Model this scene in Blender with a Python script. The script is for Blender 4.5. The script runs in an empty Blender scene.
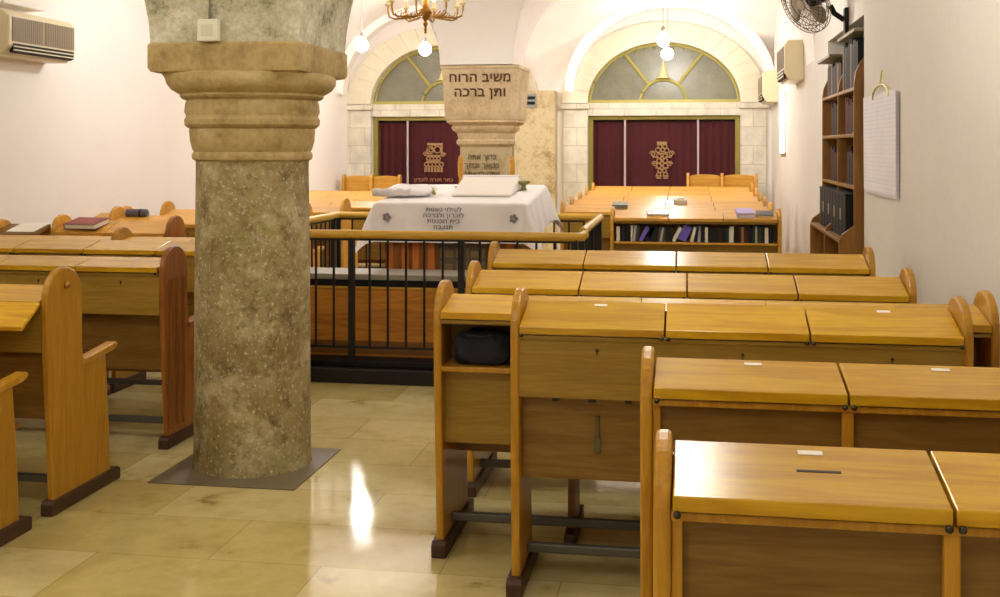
import bpy, bmesh, math, random
from mathutils import Vector, Matrix
random.seed(7)
S = bpy.context.scene
COL = S.collection
PI = math.pi

# ------------------------------------------------------------------ helpers
def lin(c):
    return tuple(((v/255)/12.92 if v/255 <= .04045 else ((v/255+.055)/1.055)**2.4) for v in c)

class MB:
    """collects simple shapes into one mesh"""
    def __init__(self): self.bm = bmesh.new()
    def box(self, x0, x1, y0, y1, z0, z1, M=None):
        vs = [self.bm.verts.new(p) for p in ((x0,y0,z0),(x1,y0,z0),(x1,y1,z0),(x0,y1,z0),(x0,y0,z1),(x1,y0,z1),(x1,y1,z1),(x0,y1,z1))]
        for f in ((0,3,2,1),(4,5,6,7),(0,1,5,4),(1,2,6,5),(2,3,7,6),(3,0,4,7)):
            self.bm.faces.new([vs[i] for i in f])
        if M is not None:
            for v in vs: v.co = M @ v.co
        return self
    def prism(self, pts, a0, a1, axis='x', M=None):
        """polygon pts extruded along an axis from a0 to a1"""
        def mk(p, a):
            if axis == 'x': return (a, p[0], p[1])
            if axis == 'y': return (p[0], a, p[1])
            return (p[0], p[1], a)
        A = [self.bm.verts.new(mk(p, a0)) for p in pts]
        B = [self.bm.verts.new(mk(p, a1)) for p in pts]
        n = len(pts)
        self.bm.faces.new(A); self.bm.faces.new(B[::-1])
        for i in range(n):
            self.bm.faces.new([A[i], B[i], B[(i+1) % n], A[(i+1) % n]])
        if M is not None:
            for v in A+B: v.co = M @ v.co
        return self
    def tube(self, pts, r, seg=8):
        pts = [Vector(p) for p in pts]
        rs = r if isinstance(r, (list, tuple)) else [r]*len(pts)
        rings = []
        for i, p in enumerate(pts):
            d = (pts[min(i+1, len(pts)-1)] - pts[max(i-1, 0)]).normalized()
            up = Vector((0,0,1)) if abs(d.z) < .9 else Vector((1,0,0))
            u = d.cross(up).normalized(); w = d.cross(u).normalized()
            rings.append([self.bm.verts.new(p + (u*math.cos(2*PI*k/seg) + w*math.sin(2*PI*k/seg))*rs[i]) for k in range(seg)])
        for a, b in zip(rings, rings[1:]):
            for k in range(seg):
                self.bm.faces.new([a[k], a[(k+1) % seg], b[(k+1) % seg], b[k]])
        self.bm.faces.new(rings[0][::-1]); self.bm.faces.new(rings[-1])
        return self
    def lathe(self, prof, c=(0,0,0), seg=32, M=None):
        """prof = [(radius, z)]"""
        rings = []; new = []
        for r, z in prof:
            ring = [self.bm.verts.new((c[0]+r*math.cos(2*PI*k/seg), c[1]+r*math.sin(2*PI*k/seg), c[2]+z)) for k in range(seg)]
            rings.append(ring); new += ring
        for a, b in zip(rings, rings[1:]):
            for k in range(seg):
                self.bm.faces.new([a[k], a[(k+1) % seg], b[(k+1) % seg], b[k]])
        self.bm.faces.new(rings[0][::-1]); self.bm.faces.new(rings[-1])
        if M is not None:
            for v in new: v.co = M @ v.co
        return self
    def ball(self, c, r, seg=16, sc=(1,1,1)):
        n = seg//2
        prof = [(max(1e-4, r*math.sin(PI*i/n)), -r*math.cos(PI*i/n)) for i in range(n+1)]
        M = Matrix.Translation(c) @ Matrix.Diagonal((*sc, 1))
        return self.lathe(prof, (0,0,0), seg, M)
    def sqlathe(self, prof, c, seg=48, M=None):
        """prof = [(half width, z, squareness 0..1)]"""
        rings = []
        for r, z, q in prof:
            ring = []
            for k in range(seg):
                a = 2*PI*k/seg; ca, sa = math.cos(a), math.sin(a)
                m = max(abs(ca), abs(sa)); e = (1-q) + q/m
                ring.append(self.bm.verts.new((c[0]+r*e*ca, c[1]+r*e*sa, c[2]+z)))
            rings.append(ring)
        for a, b in zip(rings, rings[1:]):
            for k in range(seg):
                self.bm.faces.new([a[k], a[(k+1) % seg], b[(k+1) % seg], b[k]])
        self.bm.faces.new(rings[0][::-1]); self.bm.faces.new(rings[-1])
        return self
    def grid(self, f, nu, nv):
        V = [[self.bm.verts.new(f(i/nu, j/nv)) for j in range(nv+1)] for i in range(nu+1)]
        for i in range(nu):
            for j in range(nv):
                self.bm.faces.new([V[i][j], V[i+1][j], V[i+1][j+1], V[i][j+1]])
        return self
    def build(self, name, mat, parent=None, bevel=0, smooth=False, loc=None, angle=35):
        bmesh.ops.recalc_face_normals(self.bm, faces=self.bm.faces)
        me = bpy.data.meshes.new(name); self.bm.to_mesh(me); self.bm.free()
        me.materials.append(mat)
        o = bpy.data.objects.new(name, me); COL.objects.link(o)
        if parent is not None: o.parent = parent
        if loc is not None: o.location = loc
        if bevel:
            b = o.modifiers.new('bevel', 'BEVEL'); b.width = bevel; b.segments = 2; b.limit_method = 'ANGLE'; b.angle_limit = math.radians(40)
        if smooth:
            for p in me.polygons: p.use_smooth = True
            me.set_sharp_from_angle(angle=math.radians(angle))
        return o

def tag(o, label=None, cat=None, group=None, kind=None):
    if label: o['label'] = label
    if cat: o['category'] = cat
    if group: o['group'] = group
    if kind: o['kind'] = kind
    return o
def thing(name, label, cat, loc=(0,0,0), rz=0, group=None):
    o = bpy.data.objects.new(name, None); COL.objects.link(o)
    o.empty_display_size = .1
    o.location = loc; o.rotation_euler = (0,0,rz)
    return tag(o, label, cat, group)
def struct(o): o['kind'] = 'structure'; return o
def kids(o): return [c for c in bpy.data.objects if c.parent == o]
def copy_tree(o, parent=None):
    c = o.copy(); COL.objects.link(c)
    if parent is not None: c.parent = parent
    for ch in kids(o):
        if ch is not c: copy_tree(ch, c)
    return c
ORD = ['first','second','third','fourth','fifth','sixth','seventh','eighth','ninth','tenth','eleventh','twelfth','thirteenth','fourteenth','fifteenth','sixteenth','seventeenth','eighteenth','nineteenth','twentieth','twenty-first','twenty-second','twenty-third','twenty-fourth','twenty-fifth','twenty-sixth','twenty-seventh','twenty-eighth','twenty-ninth','thirtieth']

# ------------------------------------------------------------------ materials
def newmat(name):
    m = bpy.data.materials.new(name); m.use_nodes = True
    return m, m.node_tree.nodes, m.node_tree.links, m.node_tree.nodes['Principled BSDF']
def plain(name, c, rough=.5, metal=0, spec=.5, emit=None, es=1, sheen=0):
    m, N, L, b = newmat(name)
    b.inputs['Base Color'].default_value = (*lin(c), 1)
    b.inputs['Roughness'].default_value = rough; b.inputs['Metallic'].default_value = metal
    b.inputs['Specular IOR Level'].default_value = spec
    if sheen: b.inputs['Sheen Weight'].default_value = sheen
    if emit: b.inputs['Emission Color'].default_value = (*lin(emit), 1); b.inputs['Emission Strength'].default_value = es
    return m
def ramp(N, stops):
    r = N.new('ShaderNodeValToRGB'); e = r.color_ramp.elements
    while len(e) < len(stops): e.new(.5)
    for el, (p, c) in zip(e, stops): el.position = p; el.color = (*lin(c), 1)
    return r
def wood(name, c1, c2, axis='x', rough=.3, fig=.6):
    """varnished wood, grain running along an axis of the object"""
    m, N, L, b = newmat(name)
    tc = N.new('ShaderNodeTexCoord'); oi = N.new('ShaderNodeObjectInfo')
    add = N.new('ShaderNodeVectorMath'); add.operation = 'ADD'
    mul = N.new('ShaderNodeVectorMath'); mul.operation = 'SCALE'; mul.inputs['Scale'].default_value = 37
    cmb = N.new('ShaderNodeCombineXYZ')
    for i in range(3): L.new(oi.outputs['Random'], cmb.inputs[i])
    L.new(cmb.outputs[0], mul.inputs[0]); L.new(tc.outputs['Object'], add.inputs[0]); L.new(mul.outputs[0], add.inputs[1])
    mp = N.new('ShaderNodeMapping'); L.new(add.outputs[0], mp.inputs[0])
    s = {'x': (1.2, 14, 14), 'y': (14, 1.2, 14), 'z': (14, 14, 1.2)}[axis]
    mp.inputs['Scale'].default_value = s
    n1 = N.new('ShaderNodeTexNoise'); n1.inputs['Scale'].default_value = 1.1; n1.inputs['Detail'].default_value = 3; n1.inputs['Distortion'].default_value = .6
    n2 = N.new('ShaderNodeTexNoise'); n2.inputs['Scale'].default_value = 9; n2.inputs['Detail'].default_value = 5
    L.new(mp.outputs[0], n1.inputs['Vector']); L.new(mp.outputs[0], n2.inputs['Vector'])
    k = N.new('ShaderNodeMath'); k.operation = 'MULTIPLY'; k.inputs[1].default_value = 7
    fr = N.new('ShaderNodeMath'); fr.operation = 'PINGPONG'; fr.inputs[1].default_value = 1
    L.new(n1.outputs['Fac'], k.inputs[0]); L.new(k.outputs[0], fr.inputs[0])
    mx = N.new('ShaderNodeMix'); mx.inputs[0].default_value = 1-fig*.6
    L.new(fr.outputs[0], mx.inputs[2]); L.new(n2.outputs['Fac'], mx.inputs[3])
    mid = tuple((a+d)/2 for a, d in zip(c1, c2))
    r = ramp(N, [(.25, c2), (.5, mid), (.75, c1)])
    L.new(mx.outputs[0], r.inputs[0])
    hv = N.new('ShaderNodeHueSaturation')
    mr = N.new('ShaderNodeMapRange'); mr.inputs[3].default_value = .9; mr.inputs[4].default_value = 1.1
    L.new(oi.outputs['Random'], mr.inputs[0]); L.new(mr.outputs[0], hv.inputs['Value']); L.new(r.outputs[0], hv.inputs['Color'])
    L.new(hv.outputs[0], b.inputs['Base Color'])
    b.inputs['Roughness'].default_value = rough; b.inputs['Specular IOR Level'].default_value = .36
    bp = N.new('ShaderNodeBump'); bp.inputs['Strength'].default_value = .04; bp.inputs['Distance'].default_value = .01
    L.new(n2.outputs['Fac'], bp.inputs['Height']); L.new(bp.outputs[0], b.inputs['Normal'])
    return m
def mottled(name, stops, scale=4, rough=.8, bump=.25, detail=8, stretch=(1,1,1), fine=30):
    m, N, L, b = newmat(name)
    tc = N.new('ShaderNodeTexCoord'); mp = N.new('ShaderNodeMapping'); mp.inputs['Scale'].default_value = stretch
    L.new(tc.outputs['Object'], mp.inputs[0])
    n = N.new('ShaderNodeTexNoise'); n.inputs['Scale'].default_value = scale; n.inputs['Detail'].default_value = detail; n.inputs['Roughness'].default_value = .65
    L.new(mp.outputs[0], n.inputs['Vector'])
    f = N.new('ShaderNodeTexNoise'); f.inputs['Scale'].default_value = fine; f.inputs['Detail'].default_value = 6; f.inputs['Roughness'].default_value = .7
    L.new(mp.outputs[0], f.inputs['Vector'])
    mx = N.new('ShaderNodeMix'); mx.inputs[0].default_value = .35
    L.new(n.outputs['Fac'], mx.inputs[2]); L.new(f.outputs['Fac'], mx.inputs[3])
    r = ramp(N, stops); L.new(mx.outputs[0], r.inputs[0]); L.new(r.outputs[0], b.inputs['Base Color'])
    bp = N.new('ShaderNodeBump'); bp.inputs['Strength'].default_value = bump; bp.inputs['Distance'].default_value = .02
    L.new(mx.outputs[0], bp.inputs['Height']); L.new(bp.outputs[0], b.inputs['Normal'])
    b.inputs['Roughness'].default_value = rough
    return m
def blocks(name, c1, c2, mortar, bw, bh, rough, axes='xz', msize=.006, noise=None, rvar=0, bump=.2, spec=.5, offset=.5, nscale=5):
    m, N, L, b = newmat(name)
    tc = N.new('ShaderNodeTexCoord'); sp = N.new('ShaderNodeSeparateXYZ'); cb = N.new('ShaderNodeCombineXYZ')
    L.new(tc.outputs['Object'], sp.inputs[0])
    L.new(sp.outputs[axes[0].upper()], cb.inputs[0]); L.new(sp.outputs[axes[1].upper()], cb.inputs[1])
    br = N.new('ShaderNodeTexBrick'); br.offset = offset; br.inputs['Scale'].default_value = 1
    br.inputs['Brick Width'].default_value = bw; br.inputs['Row Height'].default_value = bh
    br.inputs['Mortar Size'].default_value = msize; br.inputs['Mortar Smooth'].default_value = .3; br.inputs['Bias'].default_value = 0
    for i, c in (('Color1', c1), ('Color2', c2), ('Mortar', mortar)): br.inputs[i].default_value = (*lin(c), 1)
    L.new(cb.outputs[0], br.inputs['Vector'])
    n = N.new('ShaderNodeTexNoise'); n.inputs['Scale'].default_value = nscale; n.inputs['Detail'].default_value = 9; n.inputs['Roughness'].default_value = .65
    L.new(tc.outputs['Object'], n.inputs['Vector'])
    r = ramp(N, noise or [(.3, (215,215,215)), (.7, (255,255,255))]); L.new(n.outputs['Fac'], r.inputs[0])
    mu = N.new('ShaderNodeMix'); mu.data_type = 'RGBA'; mu.blend_type = 'MULTIPLY'; mu.inputs[0].default_value = 1
    L.new(br.outputs['Color'], mu.inputs[6]); L.new(r.outputs[0], mu.inputs[7]); L.new(mu.outputs[2], b.inputs['Base Color'])
    if rvar:
        mr = N.new('ShaderNodeMapRange'); mr.inputs[1].default_value = .3; mr.inputs[2].default_value = .7; mr.inputs[3].default_value = rough; mr.inputs[4].default_value = rough+rvar
        L.new(n.outputs['Fac'], mr.inputs[0]); L.new(mr.outputs[0], b.inputs['Roughness'])
    else: b.inputs['Roughness'].default_value = rough
    b.inputs['Specular IOR Level'].default_value = spec
    bp = N.new('ShaderNodeBump'); bp.inputs['Strength'].default_value = bump; bp.inputs['Distance'].default_value = .004
    iv = N.new('ShaderNodeMath'); iv.operation = 'SUBTRACT'; iv.inputs[0].default_value = 1
    L.new(br.outputs['Fac'], iv.inputs[1]); L.new(iv.outputs[0], bp.inputs['Height']); L.new(bp.outputs[0], b.inputs['Normal'])
    return m

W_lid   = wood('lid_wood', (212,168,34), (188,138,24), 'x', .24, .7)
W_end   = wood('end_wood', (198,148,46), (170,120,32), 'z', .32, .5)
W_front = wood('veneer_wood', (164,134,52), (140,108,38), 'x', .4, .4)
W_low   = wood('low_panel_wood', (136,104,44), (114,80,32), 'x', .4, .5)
W_red   = wood('reddish_wood', (172,110,46), (138,82,30), 'z', .35, .6)
W_far   = wood('amber_wood', (218,168,70), (194,138,50), 'x', .3, .5)
W_case  = wood('bookcase_wood', (150,106,44), (122,80,32), 'z', .45, .5)
W_bim   = wood('platform_wood', (200,138,54), (166,106,40), 'x', .42, .7)
W_rail  = wood('handrail_wood', (222,180,74), (196,150,50), 'x', .3, .4)
M_foot  = wood('dark_foot_wood', (84,56,40), (58,38,28), 'y', .45, .4)
M_bar   = plain('grey_bar', (92,88,84), .4, .3)
M_black = plain('black_iron', (24,23,24), .45, .2)
M_brass = plain('brass', (176,132,62), .3, .9)
M_knob  = plain('dark_steel_knob', (70,66,60), .25, .9)
M_stick = plain('paper_label', (244,240,228), .6)
M_key   = plain('keyhole_dark', (40,28,16), .6)
M_plast = mottled('white_plaster', [(.3, (243,237,233)), (.7, (251,247,244))], 1.2, .85, .08)
M_plastg= mottled('grey_white_plaster', [(.3, (212,207,198)), (.7, (226,221,213))], 1.0, .8, .08)
M_stone = mottled('weathered_stone', [(.3, (96,82,46)), (.42, (134,118,72)), (.5, (152,136,92)), (.57, (166,152,108)), (.68, (128,114,60))], 3.0, .85, .6, 12, (1,1,.8), 26)
def flecks(m):
    N, L = m.node_tree.nodes, m.node_tree.links; b = N['Principled BSDF']; src = b.inputs['Base Color'].links[0].from_socket
    tc = N.new('ShaderNodeTexCoord')
    for sc, lo, hi, c, k in ((4.5, .5, .64, (206,196,156), .6), (8, .54, .68, (86,62,32), .75), (6, .56, .7, (146,144,66), .6), (17, .55, .66, (92,76,40), .6), (52, .56, .66, (226,218,190), .8)):
        n = N.new('ShaderNodeTexNoise'); n.inputs['Scale'].default_value = sc; n.inputs['Detail'].default_value = 8; n.inputs['Roughness'].default_value = .7
        L.new(tc.outputs['Object'], n.inputs['Vector'])
        mr = N.new('ShaderNodeMapRange'); mr.inputs[1].default_value = lo; mr.inputs[2].default_value = hi; mr.inputs[3].default_value = 0; mr.inputs[4].default_value = k
        L.new(n.outputs['Fac'], mr.inputs[0])
        mx = N.new('ShaderNodeMix'); mx.data_type = 'RGBA'; mx.inputs[7].default_value = (*lin(c), 1)
        L.new(mr.outputs[0], mx.inputs[0]); L.new(src, mx.inputs[6]); src = mx.outputs[2]
    L.new(src, b.inputs['Base Color'])
flecks(M_stone)
M_cap   = mottled('capital_stone', [(.34, (140,120,70)), (.5, (184,160,108)), (.66, (206,188,138))], 4, .85, .4, 8)
M_block = mottled('rough_grey_stone', [(.36, (126,120,94)), (.45, (182,178,150)), (.54, (206,202,178)), (.64, (230,226,206))], 6, .9, .7, 10, (1,1,1), 45)
M_cap2  = mottled('tan_stone', [(.36, (180,156,120)), (.5, (212,190,152)), (.64, (228,208,174))], 4, .85, .3, 8)
M_slab  = mottled('grey_floor_slab', [(.3, (104,94,74)), (.7, (132,120,94))], 5, .45, .1)
M_lime  = blocks('limestone_blocks', (230,224,204), (240,235,218), (206,198,174), .46, .27, .75, 'xz', .006)
M_vous  = mottled('arch_stone', [(.3, (226,218,192)), (.7, (242,235,214))], 3, .75, .15)
M_pil   = mottled('pilaster_stone', [(.36, (148,126,86)), (.46, (190,170,128)), (.52, (206,190,154)), (.64, (176,154,110))], 2.2, .8, .3)
M_floor = blocks('polished_limestone_tiles', (232,224,178), (204,190,124), (180,170,122), .92, .46, .05, 'xy', .003,
                 [(.3, (184,172,128)), (.38, (238,233,212)), (.55, (255,252,244)), (.7, (236,228,198))], .12, .05, .7, .5, 3.6)
M_metalframe = plain('olive_gold_frame', (150,138,62), .4, .3)
M_frameY = plain('yellow_fanlight_bar', (182,170,92), .45, .1)
M_glass = mottled('painted_fan_glass', [(.35, (110,108,88)), (.5, (128,126,104)), (.65, (140,138,118))], 2.5, .3, .03)
M_velvet= mottled('crimson_velvet', [(.3, (56,1,10)), (.7, (80,3,15))], 2, .8, .05)
M_gold  = plain('gold_embroidery', (168,130,88), .5, .2)
M_white = plain('white_cloth', (242,238,240), .8, sheen=.2)
M_paper = plain('white_paper', (240,238,242), .7)
M_print = blocks('printed_paper', (236,234,240), (240,238,243), (226,222,230), .075, .026, .7, 'yz', .0022, [(.3,(246,246,248)),(.7,(255,255,255))], 0, 0, .3, 0)
M_text  = plain('dark_grey_thread', (138,134,140), .8)
M_ink   = plain('brown_paint', (92,58,30), .7)
M_acb   = plain('cream_plastic', (226,214,176), .4)
M_acg   = plain('taupe_grille', (158,142,118), .5)
M_dark  = plain('black_plastic', (20,20,22), .6, spec=.25)
M_lampw = plain('lit_white_globe', (255,250,240), .4, emit=(255,251,245), es=235)
M_lampn = plain('lit_near_globe', (255,250,240), .4, emit=(255,251,242), es=185)
M_lampf = plain('lit_soft_globe', (255,250,240), .4, emit=(255,251,246), es=215)
M_bulb  = plain('lit_candle_bulb', (255,240,200), .4, emit=(255,226,170), es=40)
M_tube  = plain('lit_tube', (255,255,250), .4, emit=(255,250,240), es=12)
M_mull  = plain('pale_mullion', (190,170,170), .5)
M_navy  = plain('navy_cloth', (22,24,38), .85)
M_seatd = wood('seat_wood', (150,100,44), (122,78,32), 'x', .4, .4)
M_cabor = wood('orange_door_wood', (232,146,70), (206,116,48), 'z', .4, .4)
M_greyt = plain('grey_stone_top', (150,144,132), .5)
M_bronze= plain('bronze_relief', (150,128,84), .5, .4)

# ------------------------------------------------------------------ text
def text_mesh(body, size, depth=.003, bold=.012):
    cu = bpy.data.curves.new('lettering', 'FONT'); cu.body = body; cu.size = size; cu.extrude = depth
    cu.align_x = 'CENTER'; cu.align_y = 'CENTER'; cu.resolution_u = 3; cu.space_character = 1.08; cu.offset = size*bold
    o = bpy.data.objects.new('lettering', cu); COL.objects.link(o)
    dg = bpy.context.evaluated_depsgraph_get()
    me = bpy.data.meshes.new_from_object(o.evaluated_get(dg))
    bpy.data.objects.remove(o); bpy.data.curves.remove(cu)
    return me
def lettering(lines, size, gap, mat, parent, loc, rot, name='lettering', sx=1):
    """lines given in reading order right to left; one mesh for all lines"""
    bm = bmesh.new()
    for i, t in enumerate(lines):
        me = text_mesh(t[::-1], size, bold=.02 if name == 'painted_lettering' else .012)
        me.transform(Matrix.Translation((0, -i*gap, 0)) @ Matrix.Diagonal((sx,1,1,1)))
        bm.from_mesh(me); bpy.data.meshes.remove(me)
    me = bpy.data.meshes.new(name); bm.to_mesh(me); bm.free()
    me.materials.append(mat)
    o = bpy.data.objects.new(name, me); COL.objects.link(o); o.parent = parent
    o.location = loc; o.rotation_euler = rot
    return o

# ------------------------------------------------------------------ room
XL, XR, YB, YF = -5.10, 1.18, -1.2, 16.6
CX = -2.06                 # line of the columns
SP, HV = 2.42, 1.25        # spring height and rise of the vaults
bays_x = [(XL, CX-.38), (CX+.36, XR)]
bays_y = [(YB, 5.07), (5.83, 11.02), (11.78, YF)]
def arc(v, bays):
    for a, b in bays:
        if a <= v <= b:
            t = (v-(a+b)/2)/((b-a)/2)
            return math.sqrt(max(0, 1-t*t))
    return 0
def vault(x, y): return SP + HV*max(arc(x, bays_x), arc(y, bays_y))

MB().box(XL-.3, XR+.5, YB-.3, YF+.4, -.15, 0).build('floor', M_floor)
struct(bpy.data.objects['floor'])
# sample lines hug the spring lines closely so arches rise cleanly
def samples(a, b, bays, n):
    s = {a, b}
    for p, q in bays:
        for i in range(n+1):
            t = -math.cos(PI*i/n); s.add((p+q)/2 + t*(q-p)/2)
    return sorted(s)
xs = samples(XL-.15, XR+.15, bays_x, 36); ys = samples(YB-.15, YF+.15, bays_y, 48)
bm = bmesh.new()
V = [[bm.verts.new((x, y, vault(min(max(x, XL), XR), min(max(y, YB), YF)))) for y in ys] for x in xs]
for i in range(len(xs)-1):
    for j in range(len(ys)-1): bm.faces.new([V[i][j], V[i][j+1], V[i+1][j+1], V[i+1][j]])
c = MB(); c.bm.free(); c.bm = bm
o = struct(c.build('ceiling', M_plast, smooth=True, angle=30))
so = o.modifiers.new('thick', 'SOLIDIFY'); so.thickness = .12; so.offset = 1 if o.data.polygons[0].normal.z > 0 else -1
struct(MB().box(XL-.3, XL, YB-.3, YF+.4, 0, 4.0).build('wall_left', M_plast))
struct(MB().box(XL, XR+.5, YB-.3, YB, 0, 4.0).build('wall_back', M_plast))
w = MB(); NY0, NY1, NZ, ND = 7.98, 9.98, 2.5, 1.56
w.box(XR, XR+.5, YB, NY0, 0, 4).box(XR, XR+.5, NY0, NY1, NZ, 4).box(ND, XR+.5, NY0, NY1, 0, NZ).box(XR, XR+.5, NY1, YF+.4, 0, 4)
struct(w.build('wall_right', M_plastg))

# far wall with two curtained portals and fanlights
DC = [-3.64, -.355]; RW = 1.1; EV = .8; ZA = 2.245; ZD = 2.06
w = MB(); edges = sorted({XL, XR, -2.0} | {c+RW*s for c in DC for s in (-1,1)} | {c - RW*math.cos(PI*i/40) for c in DC for i in range(41)})
def atop(x):
    for c in DC:
        if abs(x-c) < RW+1e-6: return ZA + EV*math.sqrt(max(0, RW*RW-(x-c)**2))
    return None
TH = .35
for a, b in zip(edges, edges[1:]):
    m = (a+b)/2
    ins = any(abs(m-c) < RW for c in DC)
    if not ins: w.box(a, b, YF, YF+TH, 0, 4)
    else:
        w.box(a, b, YF, YF+TH, ZD, ZA)
        za, zb = atop(a) or ZA, atop(b) or ZA
        w.prism([(a, za), (b, zb), (b, 4), (a, 4)], YF, YF+TH, 'y')
wf = struct(w.build('wall_far', M_lime)); wf.data.materials.append(M_plast)
for p in wf.data.polygons:
    if max(wf.data.vertices[v].co.z for v in p.vertices) > 3.5: p.material_index = 1
for k, c in enumerate(DC):
    # stone arch ring of separate looking voussoirs, jamb stones and impost course
    w = MB(); n = 17; R2 = RW+.37
    for i in range(n):
        a0, a1 = PI*i/n+.0012, PI*(i+1)/n-.0012
        pts = [(c+RW*math.cos(a0), ZA+EV*RW*math.sin(a0))]
        am = (a0+a1)/2
        pts += [(c+RW*math.cos(am), ZA+EV*RW*math.sin(am)), (c+RW*math.cos(a1), ZA+EV*RW*math.sin(a1)), (c+R2*math.cos(a1), ZA+EV*R2*math.sin(a1)), (c+R2*math.cos(am), ZA+EV*R2*math.sin(am)), (c+R2*math.cos(a0), ZA+EV*R2*math.sin(a0))]
        w.prism(pts, YF-.06, YF+.02, 'y')
    struct(w.build('trim_%d' % (k+1), M_vous))
    w = MB()
    for s in (-1, 1):
        x0, x1 = sorted((c+s*RW, c+s*(RW+.36)))
        x0 = max(x0, XL); x1 = min(x1, XR)
        w.box(x0, x1, YF-.05, YF+.01, 0, ZA-.09)
        w.box(max(x0-.03, XL), min(x1+.03, XR), YF-.1, YF+.01, ZA-.09, ZA-.01)
    struct(w.build('trim_%d' % (k+3), M_lime, bevel=.008))
    # fanlight
    f = thing('window_%d' % (k+1), None, None, (c, YF+.14, ZA)); struct(f)
    g = MB(); g.prism([(RW*math.cos(PI*i/40), EV*RW*math.sin(PI*i/40)) for i in range(41)], .03, .05, 'y'); g.build('glass', M_glass, f)
    b = MB()
    b.tube([((RW-.02)*math.cos(PI*i/40), 0, (EV*RW-.02)*math.sin(PI*i/40)) for i in range(41)], .022, 6)
    b.tube([(.34*math.cos(PI*i/24), 0, .34*math.sin(PI*i/24)) for i in range(25)], .024, 6)
    b.box(-RW, RW, -.03, .03, 0, .05)
    b.build('frame', M_frameY, f)
    for a in (52, 128):
        a = math.radians(a); d = Vector((math.cos(a), 0, math.sin(a)))
        MB().tube([d*.34, d*(RW*.885)], .026, 6).build('glazing_bar', M_frameY, f)
    MB().lathe([(.11,0),(.075,.03),(.045,.12),(.02,.22),(.004,.3)], (0,-.03,.36), 12).build('finial', plain('pale_finial', (236,226,170), .5), f, smooth=True)
    dt = MB()
    for i in range(9):
        a = math.radians(58+i*8); dt.ball((.92*RW*math.cos(a), .02, .92*EV*RW*math.sin(a)), .02, 8)
    dt.build('reflection_dots', M_frameY, f)  # chandelier's reflections in the glass, modelled as small yellow dots
    # door frame
    d = thing('door_%d' % (k+1), None, None, (c, YF+.1, 0)); struct(d)
    fr = MB(); fr.box(-RW, -RW+.07, 0, .1, 0, ZD).box(RW-.07, RW, 0, .1, 0, ZD).box(-RW+.07, RW-.07, 0, .1, ZD-.06, ZD); fr.build('frame', M_metalframe, d, bevel=.006)
    MB().box(-RW+.07, RW-.07, .2, .22, 0, ZD-.06).build('door_leaf', plain('dark_door_wood', (60,30,24), .5), d)
    for mx in (-.56, .5): MB().box(mx-.014, mx+.014, -.005, .02, 0, ZD-.06).build('mullion', M_mull, d)
    # curtain
    cu = thing('ark_curtain', 'dark red velvet curtain with gold embroidery, %s' % ('in the left portal behind the white-draped table' if k == 0 else 'in the right portal beyond the right-hand benches'), 'curtain', (c, YF+.19, 0), group='velvet portal curtains')
    for x0, x1 in ((-1.03, -.575), (-.545, .485), (.515, 1.03)):
        amp = .018 if x1-x0 < .5 else .008
        MB().grid(lambda u, v: (x0+(x1-x0)*u, amp*math.sin(u*(x1-x0)*60)*(.4+.6*(1-v)) , .02+(ZD-.11)*v), 60, 6).build('curtain_panel', M_velvet, cu, smooth=True, angle=180)
    e = MB(); ec = -.02 if k else -.17
    # crown, scroll work, tablets and base, all a relief of gold thread
    zt = 1.53 if k == 0 else 1.55
    def disc(x, z, r, sz=1): e.lathe([(r,0),(r*.8,.008)], (0,0,0), 12, Matrix.Translation((ec+x, -.03, z)) @ Matrix.Diagonal((1,1,sz,1)) @ Matrix.Rotation(PI/2, 4, 'X'))
    def bar(x0, x1, z0, z1): e.box(ec+x0, ec+x1, -.04, -.028, z0, z1)
    # strokes of thread: scrolls, rings and short bars, laid out in hundredths of the emblem height
    def ring(x, z, r, t=.011): e.tube([(ec+x+r*math.cos(2*PI*q/14), -.036, z+r*math.sin(2*PI*q/14)) for q in range(15)], t, 6)
    def scroll(x, z, r, s): e.tube([(ec+x+s*r*(1-.055*q)*math.cos(.62*q), -.036, z+r*(1-.055*q)*math.sin(.62*q)) for q in range(15)], .011, 6)
    if k == 1:
        zt = 1.68
        bar(-.075,.07,zt-.045,zt); ring(-.03,zt-.075,.03); ring(.04,zt-.075,.03)
        ring(-.06,zt-.125,.034); ring(.01,zt-.12,.03); ring(.065,zt-.13,.034); bar(-.07,.08,zt-.185,zt-.165)
        for s in (-1,1):
            scroll(s*.135, zt-.18, .045, s); bar(min(s*.05,s*.14), max(s*.05,s*.14), zt-.235, zt-.215)
            ring(s*.045, zt-.215, .034); ring(s*.04, zt-.28, .036); scroll(s*.11, zt-.33, .042, s); ring(s*.045, zt-.355, .036)
            bar(min(s*.03,s*.1), max(s*.03,s*.1), zt-.395, zt-.378); ring(s*.03, zt-.425, .03)
            bar(min(s*.008,s*.095), max(s*.008,s*.095), zt-.515, zt-.495); ring(s*.05, zt-.48, .028); bar(s*.05-.035, s*.05+.035, zt-.545, zt-.525)
        ring(0, zt-.25, .03); ring(0, zt-.32, .03); ring(0, zt-.39, .028)
    else:
        zt = 1.66
        bar(-.1,.14,zt-.035,zt); bar(.11,.14,zt-.2,zt-.03); ring(-.05,zt-.11,.055); ring(.06,zt-.1,.05); ring(-.045,zt-.11,.028); ring(.0,zt-.06,.03)
        scroll(-.12,zt-.17,.04,-1); scroll(.15,zt-.18,.035,1); bar(-.1,.1,zt-.2,zt-.18)
        for q in range(4): ring(-.08+.053*q, zt-.235, .027)
        bar(-.11,.11,zt-.285,zt-.27)
        for q in range(5): ring(-.11+.058*q, zt-.325, .03)
        for q in range(6): bar(-.125+.05*q-.016, -.125+.05*q+.016, zt-.44, zt-.365)
    e.build('embroidered_emblem', M_gold, cu)
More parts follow.
